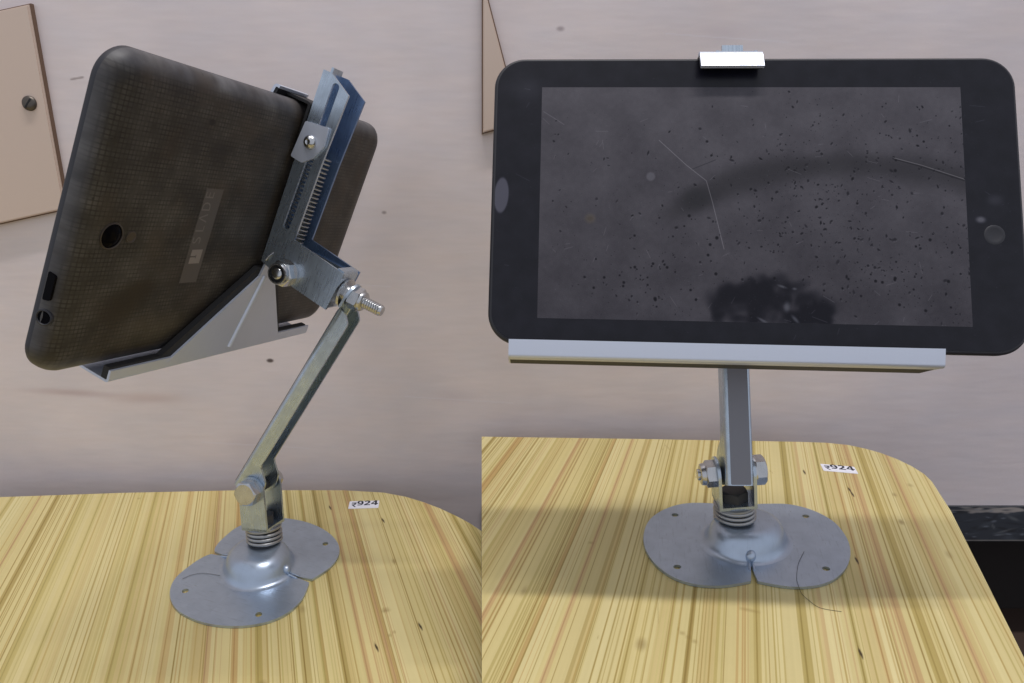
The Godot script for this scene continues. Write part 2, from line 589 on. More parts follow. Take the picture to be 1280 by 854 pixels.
func make_materials() -> void:
	var m := plain(Color.WHITE, 0.62)
	m.albedo_texture = tex(wall_picture())
	m.normal_enabled = true
	m.normal_texture = relief(1024, 512, 14, 0.09, 3.0, 200, 512)
	m.normal_scale = 0.03
	mats.wall = m
	var wear := grey(21, 512, 512, 0.02, 5)
	var scratch := grey(22, 512, 512, 0.2, 3, 512, 40)
	var b := PackedByteArray()
	var rr := PackedByteArray()
	b.resize(512 * 512); rr.resize(512 * 512)
	for i in 512 * 512:
		b[i] = clampi(int(226 + (wear[i] - 128) * 0.09 + (scratch[i] - 128) * 0.07), 0, 255)
		rr[i] = clampi(int(176 - (wear[i] - 128) * 0.2 + (scratch[i] - 128) * 0.25), 0, 255)
	var soft := PackedByteArray()
	soft.resize(512 * 512)
	for i in 512 * 512:
		soft[i] = clampi(int(238 + (wear[(i * 3) % 262144] - 128) * 0.015 + (wear[i] - 128) * 0.06 - (12.0 if scratch[i] > 196 else 0.0)), 0, 255)
	var soft_tex := tex(Image.create_from_data(512, 512, false, Image.FORMAT_L8, soft))
	var wear_tex := tex(Image.create_from_data(512, 512, false, Image.FORMAT_L8, b))
	var rough_tex := tex(Image.create_from_data(512, 512, false, Image.FORMAT_L8, rr))
	for spec in [["zinc", Color(0.82, 0.875, 0.93), 0.42, 0.95], ["pressed", Color(0.755, 0.81, 0.88), 0.5, 0.86], ["pale", Color(0.79, 0.815, 0.87), 0.6, 0.55], ["bolt", Color(0.86, 0.865, 0.87), 0.36, 1.0], ["bluish", Color(0.55, 0.655, 0.82), 0.45, 0.9]]:
		m = plain(spec[1], spec[2], spec[3])
		if spec[0] == "pressed": m.albedo_texture = soft_tex
		if spec[0] == "pressed" or spec[0] == "pale":
			mats[spec[0]] = m
			m.roughness_texture = rough_tex
			m.uv1_triplanar = true; m.uv1_scale = Vector3.ONE * 9.0
			continue
		m.albedo_texture = wear_tex; m.roughness_texture = rough_tex
		m.uv1_triplanar = true; m.uv1_scale = Vector3.ONE * 12.0
		mats[spec[0]] = m
	m = plain(Color.WHITE, 0.5)
	m.albedo_texture = tex(back_picture())
	m.metallic_specular = 0.45
	mats.back = m
	m = plain(Color.WHITE, 0.42)
	m.albedo_texture = tex(screen_picture())
	m.metallic_specular = 0.3
	mats.screen = m
	m = plain(Color.WHITE, 0.3)
	m.albedo_texture = tex(bezel_picture())
	m.metallic_specular = 0.4
	mats.bezel = m
	m = plain(Color.WHITE, 0.7)
	m.albedo_texture = tex(skirting_picture())
	mats.skirting = m
	mats.shell = plain(Color8(34, 34, 40), 0.45)
	mats.black = plain(Color8(20, 20, 23), 0.6)
	mats.lens = plain(Color8(10, 9, 12), 0.16)
	mats.lens.metallic_specular = 0.12
	mats.ring = plain(Color8(70, 62, 56), 0.35, 0.4)
	mats.strip = plain(Color8(78, 72, 68), 0.4)
	mats.mark = plain(Color8(128, 120, 114), 0.5)
	mats.print = plain(Color8(104, 98, 94), 0.5)
	mats.paper = plain(Color8(226, 226, 236), 0.7)
	mats.ink = plain(Color8(34, 36, 52), 0.7)
	mats.dull = plain(Color(0.30, 0.30, 0.30), 0.6, 0.6)
	mats.wire = plain(Color(0.66, 0.665, 0.67), 0.4, 0.95)
	mats.reflection_tint = plain(Color(0.50, 0.50, 0.52), 0.4, 0.85)  # darker steel tone for the reflection painted on the arm
	mats.hair = plain(Color8(26, 24, 24), 0.5)
	mats.cover = plain(Color8(208, 188, 174), 0.5)
	mats.gap_brown = plain(Color8(112, 88, 72), 0.8)
	mats.screw = plain(Color8(96, 90, 84), 0.4, 0.8)
	mats.dark = plain(Color8(30, 24, 22), 0.9)
	mats.floor = plain(Color8(58, 42, 34), 0.8)
	mats.edge = plain(Color8(224, 214, 176), 0.5)


# ---------------------------------------------------------------- the stand
# F: the holder's frame at the middle of the tablet: x along it, y up it, z out of its back; c: where the rail stands along x; hh: half the tablet's height
func stand(label: String, F: Transform3D, c: float, hh: float, rail_top: float, clip_c: float, lip: float, tray: Vector2, Bc: Vector3, bx: Vector3, bz: Vector3, H: Vector3, A: Vector3) -> void:
	var root := thing("tablet_stand", label, "tablet stand", Bc, "adjustable tablet stands")
	var VO := func(u: float) -> Transform3D: return axes(Vector3.UP, Vector3.BACK, Vector3.RIGHT, Vector3(u, 0, 0))   # draws (v, o), thickness along u
	var UV := axes(Vector3.RIGHT, Vector3.UP, Vector3.BACK)
	var OV := axes(Vector3.BACK, Vector3.UP, Vector3.RIGHT)                                    # draws (o, v), width along u

	# --- base plate: two round lobes pressed from one sheet, slit front and back, dome in the middle
	var base_frame := Transform3D(Basis(bx, Vector3.UP, bz), Bc)
	var half := pv([0.3, 17.5, 0.6, 26, 1.4, 32.2, 7.7, 34.4, 15, 35.9, 23, 35.3, 30, 32.5, 36.3, 27, 42, 18, 45.5, 7, 46.2, -5, 43.5, -18, 36, -28.5, 25.6, -34.4, 13, -34.7, 5, -33.2, 1.4, -31, 0.6, -26, 0.3, -17.5])
	var curve := Curve2D.new()
	for i in range(2, half.size() - 2):
		var t := (half[i + 1] - half[i - 1]) / 6.0 if i > 2 and i < half.size() - 3 else Vector2.ZERO
		curve.add_point(half[i], -t, t)
	curve.bake_interval = 2.0
	var lobe := PackedVector2Array([half[0], half[1]])
	lobe.append_array(curve.get_baked_points())
	lobe.append_array([half[-2], half[-1]])
	var outline := lobe.duplicate()
	for i in range(lobe.size() - 1, -1, -1):
		outline.append(Vector2(-lobe[i].x, lobe[i].y))
	var m := M.new().at(axes(Vector3.RIGHT, Vector3.BACK, Vector3.UP))
	m.plate(outline, 0.15, 1.35, [disc(Vector2(31.5, 22.5), 1.7, 12), disc(Vector2(-31.5, 22.5), 1.7, 12), disc(Vector2(31.5, -22.5), 1.7, 12), disc(Vector2(-31.5, -22.5), 1.7, 12), disc(Vector2.ZERO, 16.0, 40)])
	var plate := part("base_plate", m, mats.pressed, root, base_frame)
	m = M.new()
	m.lathe(pv([21.6, 1.33, 20.4, 1.5, 19.3, 2.0, 18.4, 3.0, 17.7, 4.7, 16.9, 6.7, 15.8, 8.7, 14.2, 10.4, 12.4, 11.5, 10.6, 12.0, 0, 12.0]), 56)
	part("dome", m, mats.pressed, plate, base_frame)
	for s in [1.0, -1.0]:      # the pucker where each slit ends on the dome
		m = M.new().at(Transform3D(Basis.from_euler(Vector3(0.65 * s, 0, 0)), Vector3(0, 4.4, s * 17.8)))
		m.lathe(pv([2.3, -1.4, 2.25, 0, 1.8, 1.0, 1.0, 1.6, 0, 1.8]), 18, Vector2(1.0, 1.25))
		m.at(Transform3D(Basis(), Vector3(0, 1.9, s * 20.5)))
		m.tube(PackedVector3Array([Vector3(-0.9, 0.3, -2.4 * s), Vector3(-0.8, 0, 0), Vector3(-0.9, -0.6, 4 * s)]), 0.55)
		m.tube(PackedVector3Array([Vector3(0.9, 0.3, -2.4 * s), Vector3(0.8, 0, 0), Vector3(0.9, -0.6, 4 * s)]), 0.55)
		part("pucker", m, mats.pressed, plate, base_frame)

	# --- the swivel: a stiff spring between dome and yoke
	var neck := Bc + Vector3(0, 0.0114, 0)
	var uh := F.basis.x
	var level := Vector3(uh.x, 0, uh.z).normalized()
	neck += level * level.dot(H - neck) * 0.65
	var up := (H - neck).normalized()
	uh = (uh - up * uh.dot(up)).normalized()
	var out := uh.cross(up).normalized()
	if out.dot(F.basis.z) < 0: out = -out
	var NB := Transform3D(Basis(uh, up, out), neck)
	m = M.new()
	var path := PackedVector3Array()
	for i in 85:
		var a := TAU * i / 28.0
		path.append(Vector3(cos(a) * 8.3, 1.0 + i * 0.078, sin(a) * 8.3))
	m.tube(path, 0.95, 8)
	m.lathe(pv([0, 7.7, 8.6, 7.7, 9.0, 8.0, 9.0, 8.8, 8.6, 9.1, 0, 9.1]), 32)
	var swivel := part("swivel_spring", m, mats.wire, root, NB)
	m = M.new().lathe(pv([6.9, -0.3, 6.9, 8.0]), 28)
	part("gap_shade_core", m, mats.dull, swivel, NB)  # added dark cylinder; its colour stands in for shade between the coils
	var hy := H.distance_to(neck) / MM
	# --- the yoke that holds the arm
	m = M.new()
	for s in [-1.0, 1.0]:
		var cheek := pv([-7.4, 9.2, 7.4, 9.2])
		for i in 13:
			cheek.append(Vector2(0, hy) + Vector2.from_angle(PI * i / 12.0) * Vector2(7.4, 7.4))
		m.at(axes(Vector3.BACK, Vector3.UP, Vector3.RIGHT, Vector3(s * 7.4, 0, 0)))
		m.plate(cheek, -0.65, 0.65)
	m.at(axes(Vector3.RIGHT, Vector3.BACK, Vector3.UP))
	m.plate(pv([-8.05, -7.35, 8.05, -7.35, 8.05, 7.35, -8.05, 7.35]), 9.1, 10.5)
	var yoke := part("yoke", m, mats.zinc, root, NB)
	m = M.new()
	m.hex(10.5, 10.5, 15.5, 0.0, 0.5)
	m.at(axes(Vector3.BACK, Vector3.LEFT, Vector3.UP, Vector3(0, hy, 0)))
	m.lathe(pv([3.0, -7, 3.0, 7]), 20)
	part("spring_bolt", m, mats.dull, yoke, NB)
	m = M.new().at(axes(Vector3.BACK, Vector3.LEFT, Vector3.UP, Vector3(0, hy, 0)))     # its own y runs along -u
	m.lathe(pv([0, 8.06, 6.6, 8.06, 6.6, 8.9, 0, 8.9]), 28)
	m.hex(11.5, 8.9, 13.4, 0.0, 0.05)
	m.hex(10.5, -8.1, -12.4, 0.0, 0.1)
	m.lathe(pv([0, -15.6, 2.5, -15.6, 2.5, -14.6, 3.6, -14.6, 4.6, -14.2, 4.9, -13.2, 4.9, -12.0]), 28)
	part("hinge_bolt", m, mats.bolt, root, NB)

	# --- the arm: a channel, open to the tablet's side
	var x := F.basis.x
	var y := (A - H).normalized()
	var z := Vector3.ZERO
	for i in 3:
		x = (F.basis.x - y * F.basis.x.dot(y)).normalized()
		z = x.cross(y)
		y = (A + z * 0.0108 - H).normalized()
	var AF := Transform3D(Basis(x, y, z), H)
	var al := A.distance_to(H) / MM
	m = M.new().at(axes(Vector3.RIGHT, Vector3.UP, Vector3.BACK))
	var tongue := pv([5.9, al - 5.9, 5.9, al - 1])
	for i in 11: tongue.append(Vector2(0, al) + Vector2.from_angle(PI * i / 10.0) * 5.9)
	tongue.append_array(pv([-5.9, al - 1, -5.9, al - 5.9]))
	m.plate(tongue, -11.4, -10.2)
	m.at(axes(Vector3.RIGHT, Vector3.BACK, Vector3.UP))
	m.sheet(pv([-5.3, -8.2, -5.3, -10.8, 5.3, -10.8, 5.3, -8.2]), 1.2, -5.0, al - 6.0, 2.4)
	for s in [-1.0, 1.0]:
		m.at(axes(Vector3.UP, Vector3.BACK, Vector3.RIGHT, Vector3(s * 5.3, 0, 0)))
		m.plate(rounded(pv([-5, -8.2, al - 6.0, -8.2, al - 6.5, -6.8, al - 10, -3.0, 14.5, -3.0, 9, 3.6, 2, 5.4, -4, 3.6, -5.5, -2]), 1.5, 4), -0.6, 0.6)
	var arm := part("arm", m, mats.zinc, root, AF)
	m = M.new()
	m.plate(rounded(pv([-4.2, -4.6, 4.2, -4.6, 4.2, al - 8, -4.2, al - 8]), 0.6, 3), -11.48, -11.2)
	part("web_dark_reflection", m, mats.reflection_tint, arm, AF)  # added overlay; its dark colour stands in for a reflection on the web

	# --- the rail: a channel of two slotted flanges, running down into the pivot bracket
	var rt := rail_top
	var pivot_u := (F.affine_inverse() * A).x / MM
	var rail := M.new()
	var flange := pv([-15, 8, rt, 8, rt, 12, rt - 6, 23, 36, 21.3, 0.5, 20.5, -3.4, 48.6, -22, 46, -18.8, 20.8])
	rail.at(VO.call(c - 7.4))
	rail.plate(flange, -0.6, 0.6, [stadium(Vector2(5, 14.6), Vector2(rt - 5, 16.0), 1.75)])
	rail.at(UV)
	rail.plate(pv([c - 6.8, -14.9, c + 6.8, -14.9, c + 6.8, rt - 0.2, c + 5.6, rt - 0.2, c + 5.6, rt + 2.2, c - 2.4, rt + 2.2, c - 2.4, rt - 0.2, c - 6.8, rt - 0.2]), 8.05, 9.25)
	var rail_part := part("rail", rail, mats.zinc, root, F)
	m = M.new().at(VO.call(c + 7.4))
	m.plate(flange, -0.6, 0.6)
	part("flange", m, mats.bluish if rt > 70.0 else mats.zinc, rail_part, F)  # bluer tint on this flange of the taller rail only
	m = M.new().at(OV)
	m.sheet(pv([44.5, -3.0, 47.9, -3.4, 45.4, -21.6, 42, -21.2]), 1.2, c - 6.75, c + 6.75, 1.2)
	part("end_web", m, mats.zinc, rail_part, F)
	m = M.new()
	for s in [-1.0, 1.0]:
		m.at(VO.call(c + s * 6.2))
		m.plate(rounded(pv([-4.2, 22, -4.9, 46.5, -20.2, 44, -17.5, 21]), 1.5, 3), -0.55, 0.55)
	part("bracket_plate", m, mats.zinc, rail_part, F)
	m = M.new()
	path = PackedVector3Array()
	var coils := 22
	for i in coils * 12 + 1:
		var a := TAU * i / 12.0
		path.append(Vector3(c + cos(a) * 4.9, -4 + (rt - 30.0) * i / (coils * 12.0), 15.0 + sin(a) * 4.9))
	m.tube(path, 0.43, 6)
	m.tube(PackedVector3Array([Vector3(c - 4.9, -4, 15), Vector3(c - 7, -8, 13), Vector3(c - 8.6, -11, 11.5), Vector3(c - 8.8, -13.5, 10.5)]), 0.6)
	part("coil_spring", m, mats.wire, rail_part, F)
	m = M.new().at(axes(Vector3.UP, Vector3.LEFT, Vector3.BACK, Vector3(c, -14.8, 22)))
	m.lathe(pv([0, 8.05, 6.2, 8.05, 6.2, 8.8, 0, 8.8]), 28)
	m.hex(10.5, 8.8, 13.6, 0.0, 0.5)
	m.lathe(pv([4.95, 13.0, 4.95, 15.2, 4.5, 16.0, 3.9, 16.0, 3.9, 14.6]), 30)
	m.lathe(pv([2.6, 14.0, 2.6, 15.7, 2.2, 16.1, 0, 16.1]), 20)
	m.hex(10, -8.1, -13.0)
	var nut := part("lock_nut", m, mats.bolt, root, F)
	m = M.new().at(axes(Vector3.UP, Vector3.LEFT, Vector3.BACK, Vector3(c, -14.8, 22)))
	m.lathe(pv([4.0, 14.7, 2.5, 14.7]), 24)
	part("nylon_ring", m, mats.black, nut, F)
	m = M.new().at(axes(Vector3.RIGHT, Vector3.BACK, Vector3.UP, Vector3(pivot_u, -13.2, 0)))
	m.lathe(pv([0, 48.2, 7.0, 48.2, 7.0, 49.4, 0, 49.4]), 28)
	m.lathe(pv([0, 49.4, 4.6, 49.4, 4.6, 51.2, 0, 51.2]), 24)
	m.hex(9.6, 52.5, 57.4, 0.0, 0.35)
	m.lathe(pv([4.6, 56.5, 4.6, 58.4, 4.0, 59.0, 2.6, 59.0]), 26)
	m.thread(2.75, 58.6, 68.5, 1.15)
	part("stud_bolt", m, mats.bolt, root, F)

	# --- the clip that slides on the rail and hooks over the tablet
	var dv := hh - 57.0
	m = M.new().at(VO.call(c - 8.75))
	m.plate(rounded(pv([50.8 + dv, 8.2, 52 + dv, 19.8, 43.8 + dv, 20.4, 37 + dv, 16.8, 33.5 + dv, 12.6, 34.3 + dv, 6.5]), 0.8, 3), -0.6, 0.6, [])
	m.at(OV)
	m.sheet(pv([-4.6, hh + lip - 0.6, -6.8, hh + lip, -9.0, hh - 6.2]), 1.25, clip_c - 11.4, clip_c + 11.4, 1.6)
	var clip := part("clip", m, mats.pale, root, F)
	m = M.new().at(axes(Vector3.UP, Vector3.LEFT, Vector3.BACK, Vector3(c - 9.3, 43.2 + dv, 13.6)))
	m.lathe(pv([3.1, 0, 3.0, 0.9, 2.3, 1.8, 1.2, 2.3, 0.9, 2.1, 0, 2.0]), 22)
	part("screw", m, mats.bolt, clip, F)
	m = M.new().at(OV)
	m.sheet(pv([-5.5, hh + lip - 1.2, -7.3, hh - 5.8]), 0.9, clip_c - 11.2, clip_c + 11.2)
	m.sheet(pv([7.0, 40 + dv, 7.0, hh + 1.2, -5.6, hh + minf(lip - 0.9, 1.4)]), 1.2, maxf(c - 8.5, clip_c - 11.0), clip_c + 11.0, 1.5)
	part("black_pad", m, mats.black, clip, F)  # black sheets inside the lip and along the strap

	# --- the tray under the tablet, with its gusset
	m = M.new().at(OV)
	m.sheet(pv([9.6, -55.6, 9.6, -60.2, -8.9, -59.9, -9.7, -53.8]), 1.0, tray.x, tray.y, 0.9)
	var tr := part("tray", m, mats.pale, root, F)
	m = M.new().at(UV)
	m.plate(pv([c - 6.5, -14, c + 3.5, -14, c + 4.5, -24, minf(c + 25, tray.y - 6), -57, maxf(c - 55, tray.x + 6), -57.4, c - 8.6, -22]), 9.2, 10.2)
	part("gusset", m, mats.pale, tr, F)
	m = M.new().at(UV)
	m.tube(PackedVector3Array([Vector3(c - 4.6, -22, 9.9), Vector3(c - 15.0, -57.0, 9.9)]), 1.5, 12)
	part("pressed_rib", m, mats.pale, tr, F)
	m = M.new().at(UV)
	m.plate(pv([c - 9.5, -18, c + 5.5, -18, c + 26, -55.0, minf(c + 52, tray.y), -55.0, minf(c + 52, tray.y), -59.5, tray.x, -59.5, tray.x, -54.6, c - 58, -54.6]), 6.4, 9.05)
	m.at(OV)
	m.sheet(pv([-7.9, -59.6, -8.7, -54.0]), 1.0, tray.x + 0.5, tray.y - 0.5)
	m.sheet(pv([6.2, -60.6, -7.0, -59.9]), 0.8, tray.x + 0.5, tray.y - 0.5)
	part("rubber_lining", m, mats.black, tr, F)


# ---------------------------------------------------------------- the tablet, in the holder's frame
func tablet(label: String, F: Transform3D, hh: float, wide: float, off: float) -> Node3D:
	var root := thing("tablet", label, "tablet", F.origin, "tablets in their stands")
	var prof := [[0.9, -4.0], [0.35, -3.8], [0.0, -3.2], [0.0, -1.4], [0.25, 0.2], [0.9, 1.8], [2.0, 3.1], [3.6, 4.2], [6.0, 5.0], [9.5, 5.4], [13.0, 5.5]]
	var m := M.new()
	var pn := []
	for i in prof.size() - 1:
		pn.append(Vector2(prof[i + 1][1] - prof[i][1], prof[i + 1][0] - prof[i][0]).normalized())    # (outwards, along z)
	var loops := []
	for q in prof:
		loops.append(rect_round(wide - 2 * q[0], 2 * hh - 2 * q[0], maxf(1.5, 11.5 - q[0]), 12))
	for q in loops:
		for k in q[0].size(): q[0][k].x += off
	var uv := func(p: Vector2) -> Vector2: return Vector2((p.x + 95) / 190.0, (hh - p.y) / (2 * hh))
	var side := M.new()
	var shell := m
	for i in prof.size() - 1:
		m = side if i < 3 else shell
		var na: Vector2 = (pn[i] + pn[maxi(i - 1, 0)]).normalized()
		var nb: Vector2 = (pn[i] + pn[mini(i + 1, pn.size() - 1)]).normalized()
		var P: PackedVector2Array = loops[i][0]
		var Q: PackedVector2Array = loops[i + 1][0]
		var D: PackedVector2Array = loops[i][1]
		for k in P.size():
			var j := (k + 1) % P.size()
			var a := Vector3(P[k].x, P[k].y, prof[i][1])
			var b := Vector3(P[j].x, P[j].y, prof[i][1])
			var cc := Vector3(Q[j].x, Q[j].y, prof[i + 1][1])
			var d := Vector3(Q[k].x, Q[k].y, prof[i + 1][1])
			var f := func(dir: Vector2, nn: Vector2) -> Vector3: return Vector3(dir.x * nn.x, dir.y * nn.x, nn.y)
			m.tri(a, b, cc, f.call(D[k], na), f.call(D[j], na), f.call(D[j], nb), uv.call(P[k]), uv.call(P[j]), uv.call(Q[j]))
			m.tri(a, cc, d, f.call(D[k], na), f.call(D[j], nb), f.call(D[k], nb), uv.call(P[k]), uv.call(Q[j]), uv.call(Q[k]))
	m.plate(loops[-1][0], 5.5, 5.5, [], Rect2(-95, hh, 190, -2 * hh), false)
	side.plate(loops[0][0], -4.0, -4.0, [], Rect2(), false)
	part("back_shell", shell, mats.back, root, F)
	part("frame", side, mats.shell, root, F)
	m = M.new().at(Transform3D(Basis(), Vector3(off, 0, 0)))
	m.plate(rect_round(wide - 2.6, 2 * hh - 2.6, 10.3, 12)[0], -4.35, -4.0, [], Rect2(95, hh, -190, -2 * hh))
	var glass := part("front_glass", m, mats.bezel, root, F)
	m = M.new()
	m.plate(pv([-75.2, -45.2, 77, -45.2, 77, 43.2, -75.2, 43.2]), -4.39, -4.37, [], Rect2(77, 43.2, -152.2, -88.4))
	part("display", m, mats.screen, glass, F)
	m = M.new().at(axes(Vector3.RIGHT, Vector3.FORWARD, Vector3.UP, Vector3(-84.3, -12, 0)))
	m.lathe(pv([0, 4.36, 2.2, 4.36, 2.5, 4.5, 3.3, 4.5, 3.6, 4.36]), 30)
	part("home_button", m, mats.shell, root, F)
	m = M.new().at(axes(Vector3.RIGHT, Vector3.BACK, Vector3.UP, Vector3(-76.2, -3.5, 0)))
	m.lathe(pv([4.9, 5.3, 4.8, 5.85, 4.5, 5.95, 4.35, 5.8]), 36)
	var ring := part("camera_ring", m, mats.ring, root, F)
	m = M.new().at(axes(Vector3.RIGHT, Vector3.BACK, Vector3.UP, Vector3(-76.2, -3.5, 0)))
	m.lathe(pv([4.4, 5.5, 3.9, 5.75, 3.2, 5.98, 2.2, 6.2, 1.1, 6.32, 0, 6.36]), 32)
	part("camera_lens", m, mats.lens, ring, F)
	m = M.new().at(axes(Vector3.RIGHT, Vector3.BACK, Vector3.UP, Vector3(-67.4, -4.0, 0)))
	m.lathe(pv([2.3, 5.4, 2.2, 5.75, 1.9, 5.8, 1.7, 5.6, 0, 5.65]), 24)
	part("flash_window", m, mats.ring, root, F)
	m = M.new().at(axes(Vector3.UP, Vector3.BACK, Vector3.RIGHT, Vector3(off - wide / 2 + 0.4, -23.5, 0.5)))
	m.plate(rounded(pv([-5.2, -1.4, 5.2, -1.4, 4.4, 1.7, -4.4, 1.7]), 0.8, 3), -0.55, 0.3)
	part("charging_port", m, mats.lens, root, F)
	m = M.new().at(Transform3D(Basis(Vector3.BACK, Vector3.LEFT, Vector3.DOWN).rotated(Vector3.UP, 0.25), Vector3(off - wide / 2 + 0.8, -34.5, 0.9)))
	m.lathe(pv([2.9, -0.6, 2.9, 0.5, 2.5, 0.7, 2.2, 0.4]), 26)
	var jack := part("headphone_jack", m, mats.shell, root, F)
	m = M.new().at(Transform3D(Basis(Vector3.BACK, Vector3.LEFT, Vector3.DOWN).rotated(Vector3.UP, 0.25), Vector3(off - wide / 2 + 0.8, -34.5, 0.9)))
	m.lathe(pv([2.3, 0.35, 0, 0.3]), 24)
	part("jack_hole", m, mats.lens, jack, F)
	# the maker's strip: letters that read upwards
	m = M.new()
	m.plate(pv([-35.6, -24, -25.6, -24, -25.6, 16, -35.6, 16]), 5.45, 5.56)
	var strip := part("name_strip", m, mats.strip, root, F)
	m = M.new()
	m.plate(pv([-33.6, -15.6, -27.4, -15.6, -27.4, -9.6, -33.6, -9.6]), 5.5, 5.62)
	part("name_mark", m, mats.mark, strip, F)
	letters("lettering", "I", 4.2, mats.strip, strip, F * Transform3D(Basis(Vector3.BACK, PI / 2), Vector3(-28.9, -12.6, 5.63) * MM))
	var up := -5.6
	for ch in "SLΛDE":
		letters("lettering", ch, 4.6, mats.print, strip, F * Transform3D(Basis(Vector3.BACK, PI / 2), Vector3(-28.9, up, 5.57) * MM))
		up += 4.7
	return root


func letters(called: String, text: String, high: float, material: Material, parent: Node3D, frame: Transform3D, bold := false) -> MeshInstance3D:
	var tm := TextMesh.new()
	var f := SystemFont.new()
	f.font_names = ["Droid Sans"]
	if bold: f.font_weight = 700
	tm.font = f
	tm.text = text
	tm.font_size = 48
	tm.pixel_size = high * MM / 34.0       # capitals are about 34 pixels high
	tm.depth = 0.00006
	tm.vertical_alignment = VERTICAL_ALIGNMENT_BOTTOM
	tm.material = material
	var o := MeshInstance3D.new()
	o.name = called
	o.mesh = tm
	parent.add_child(o, true)
	var p := Transform3D()
	var q: Node = parent
	while q is Node3D and q != self:
		p = q.transform * p
		q = q.get_parent()
	o.transform = p.affine_inverse() * frame
	return o


func table_top(label: String, outline: PackedVector2Array, y: float, along: float, sd: int, ticks: Array) -> void:
	var root := thing("table", label, "table", Vector3(outline[0].x * MM, y, outline[0].y * MM), "tables against the wall")
	var m := M.new().at(axes(Vector3.RIGHT, Vector3.BACK, Vector3.UP, Vector3(0, y / MM, 0)))
	m.plate(outline, -1.0, 0.0, [], Rect2(0, 0, 1, 1), false)
	for i in m.uv.size():
		var p := m.uv[i].rotated(along)
		m.uv[i] = Vector2(p.x / 560.0 + 0.37, p.y / 620.0)
	var mat := plain(Color.WHITE, 0.36)
	mat.albedo_texture = tex(laminate(sd, ticks))
	mat.albedo_color = Color(0.955, 0.935, 0.90)
	mat.metallic_specular = 0.4
	mat.normal_enabled = true
	mat.normal_texture = mats.wall.normal_texture
	mat.normal_scale = 0.06
	part("laminate_top", m, mat, root)
	m = M.new().at(axes(Vector3.RIGHT, Vector3.BACK, Vector3.UP, Vector3(0, y / MM, 0)))
	m.rim(outline, -20.0, -0.02)
	part("edge_band", m, mats.edge, root)


func sticker(label: String, centre: Vector2, y: float, turn: float, s: float) -> void:
	var root := thing("price_sticker", label, "price sticker", Vector3(centre.x * MM, y, centre.y * MM), "price stickers on the tables")
	var F := Transform3D(Basis(Vector3.UP, turn), Vector3(centre.x * MM, y, centre.y * MM))
	var m := M.new().at(axes(Vector3.RIGHT, Vector3.BACK, Vector3.UP))
	m.plate(rounded(pv([-9.2 * s, -4.6 * s, 9.2 * s, -4.6 * s, 9.2 * s, 4.6 * s, -9.2 * s, 4.6 * s]), 0.5, 2), 0.02, 0.22)
	var paper := part("paper", m, mats.paper, root, F)
	letters("lettering", "924", 5.6 * s, mats.ink, paper, F * Transform3D(Basis(Vector3.RIGHT, -PI / 2), Vector3(1.9 * s, 0.24, 2.9 * s) * MM), true)
	m = M.new().at(axes(Vector3.RIGHT, Vector3.BACK, Vector3.UP, Vector3(-6.1 * s, 0, 0)))     # the rupee sign
	var k := s * 0.93
	for q in [[-1.6, -3.0, 1.6, -2.3], [-1.6, -1.5, 1.6, -0.8]]:
		m.plate(pv([q[0] * k, q[1] * k, q[2] * k, q[1] * k, q[2] * k, q[3] * k, q[0] * k, q[3] * k]), 0.2, 0.27)
	m.plate(pv([-1.6 * k, 0.0, -0.6 * k, 0.0, 1.5 * k, 3.0 * k, 0.5 * k, 3.0 * k]), 0.2, 0.27)
	var bow := PackedVector2Array()
	for i in 9: bow.append(Vector2(-0.7, -1.15) * k + Vector2.from_angle(-PI / 2 + PI * i / 8) * Vector2(1.9, 1.85) * k)
	for i in range(8, -1, -1): bow.append(Vector2(-0.7, -1.15) * k + Vector2.from_angle(-PI / 2 + PI * i / 8) * Vector2(1.15, 1.15) * k)
	m.plate(bow, 0.2, 0.28)
	part("rupee_sign", m, mats.ink, paper, F)


func hair(label: String, pts: PackedVector3Array) -> void:
	var root := thing("hair_strand", label, "hair", pts[0] * MM)
	var c := Curve3D.new()
	for i in pts.size():
		var t := (pts[mini(i + 1, pts.size() - 1)] - pts[maxi(i - 1, 0)]) / 6.0
		c.add_point(pts[i], -t, t)
	c.bake_interval = 1.0
	var m := M.new().tube(c.get_baked_points(), 0.085, 5)
	part("strand", m, mats.hair, root)


func cover_panel(label: String, outline: PackedVector2Array, screw: Vector2, has_screw: bool) -> void:
	var root := thing("cover_panel", label, "cover panel", Vector3(outline[1].x, outline[1].y, -430) * MM, "beige cover panels on the wall")
	var m := M.new()
	m.plate(Geometry2D.offset_polygon(outline, -0.7)[0], -430, -426.0)
	m.plate(Geometry2D.offset_polygon(outline, -1.3)[0], -426.0, -425.4)
	part("cover_plate", m, mats.cover, root)
	m = M.new()
	m.plate(outline, -430.5, -427.2)
	part("bevel_and_gap_rim", m, mats.gap_brown, root)  # brown bevel edge, and the shadow gap round the panel put into its colour
	if has_screw:
		m = M.new().at(axes(Vector3.RIGHT, Vector3.BACK, Vector3.UP, Vector3(screw.x, screw.y, -425.4)))
		m.lathe(pv([4.1, 0, 4.0, 0.8, 3.2, 1.5, 2.0, 1.9, 0, 2.0]), 26)
		var s := part("screw", m, mats.screw, root)
		m = M.new().at(Transform3D(Basis(Vector3.BACK, 0.9), Vector3(screw.x, screw.y, -423.6)))
		m.plate(pv([-3.0, -0.45, 3.0, -0.45, 3.0, 0.45, -3.0, 0.45]), 0, 0.28)
		part("screw_slot", m, mats.black, s)


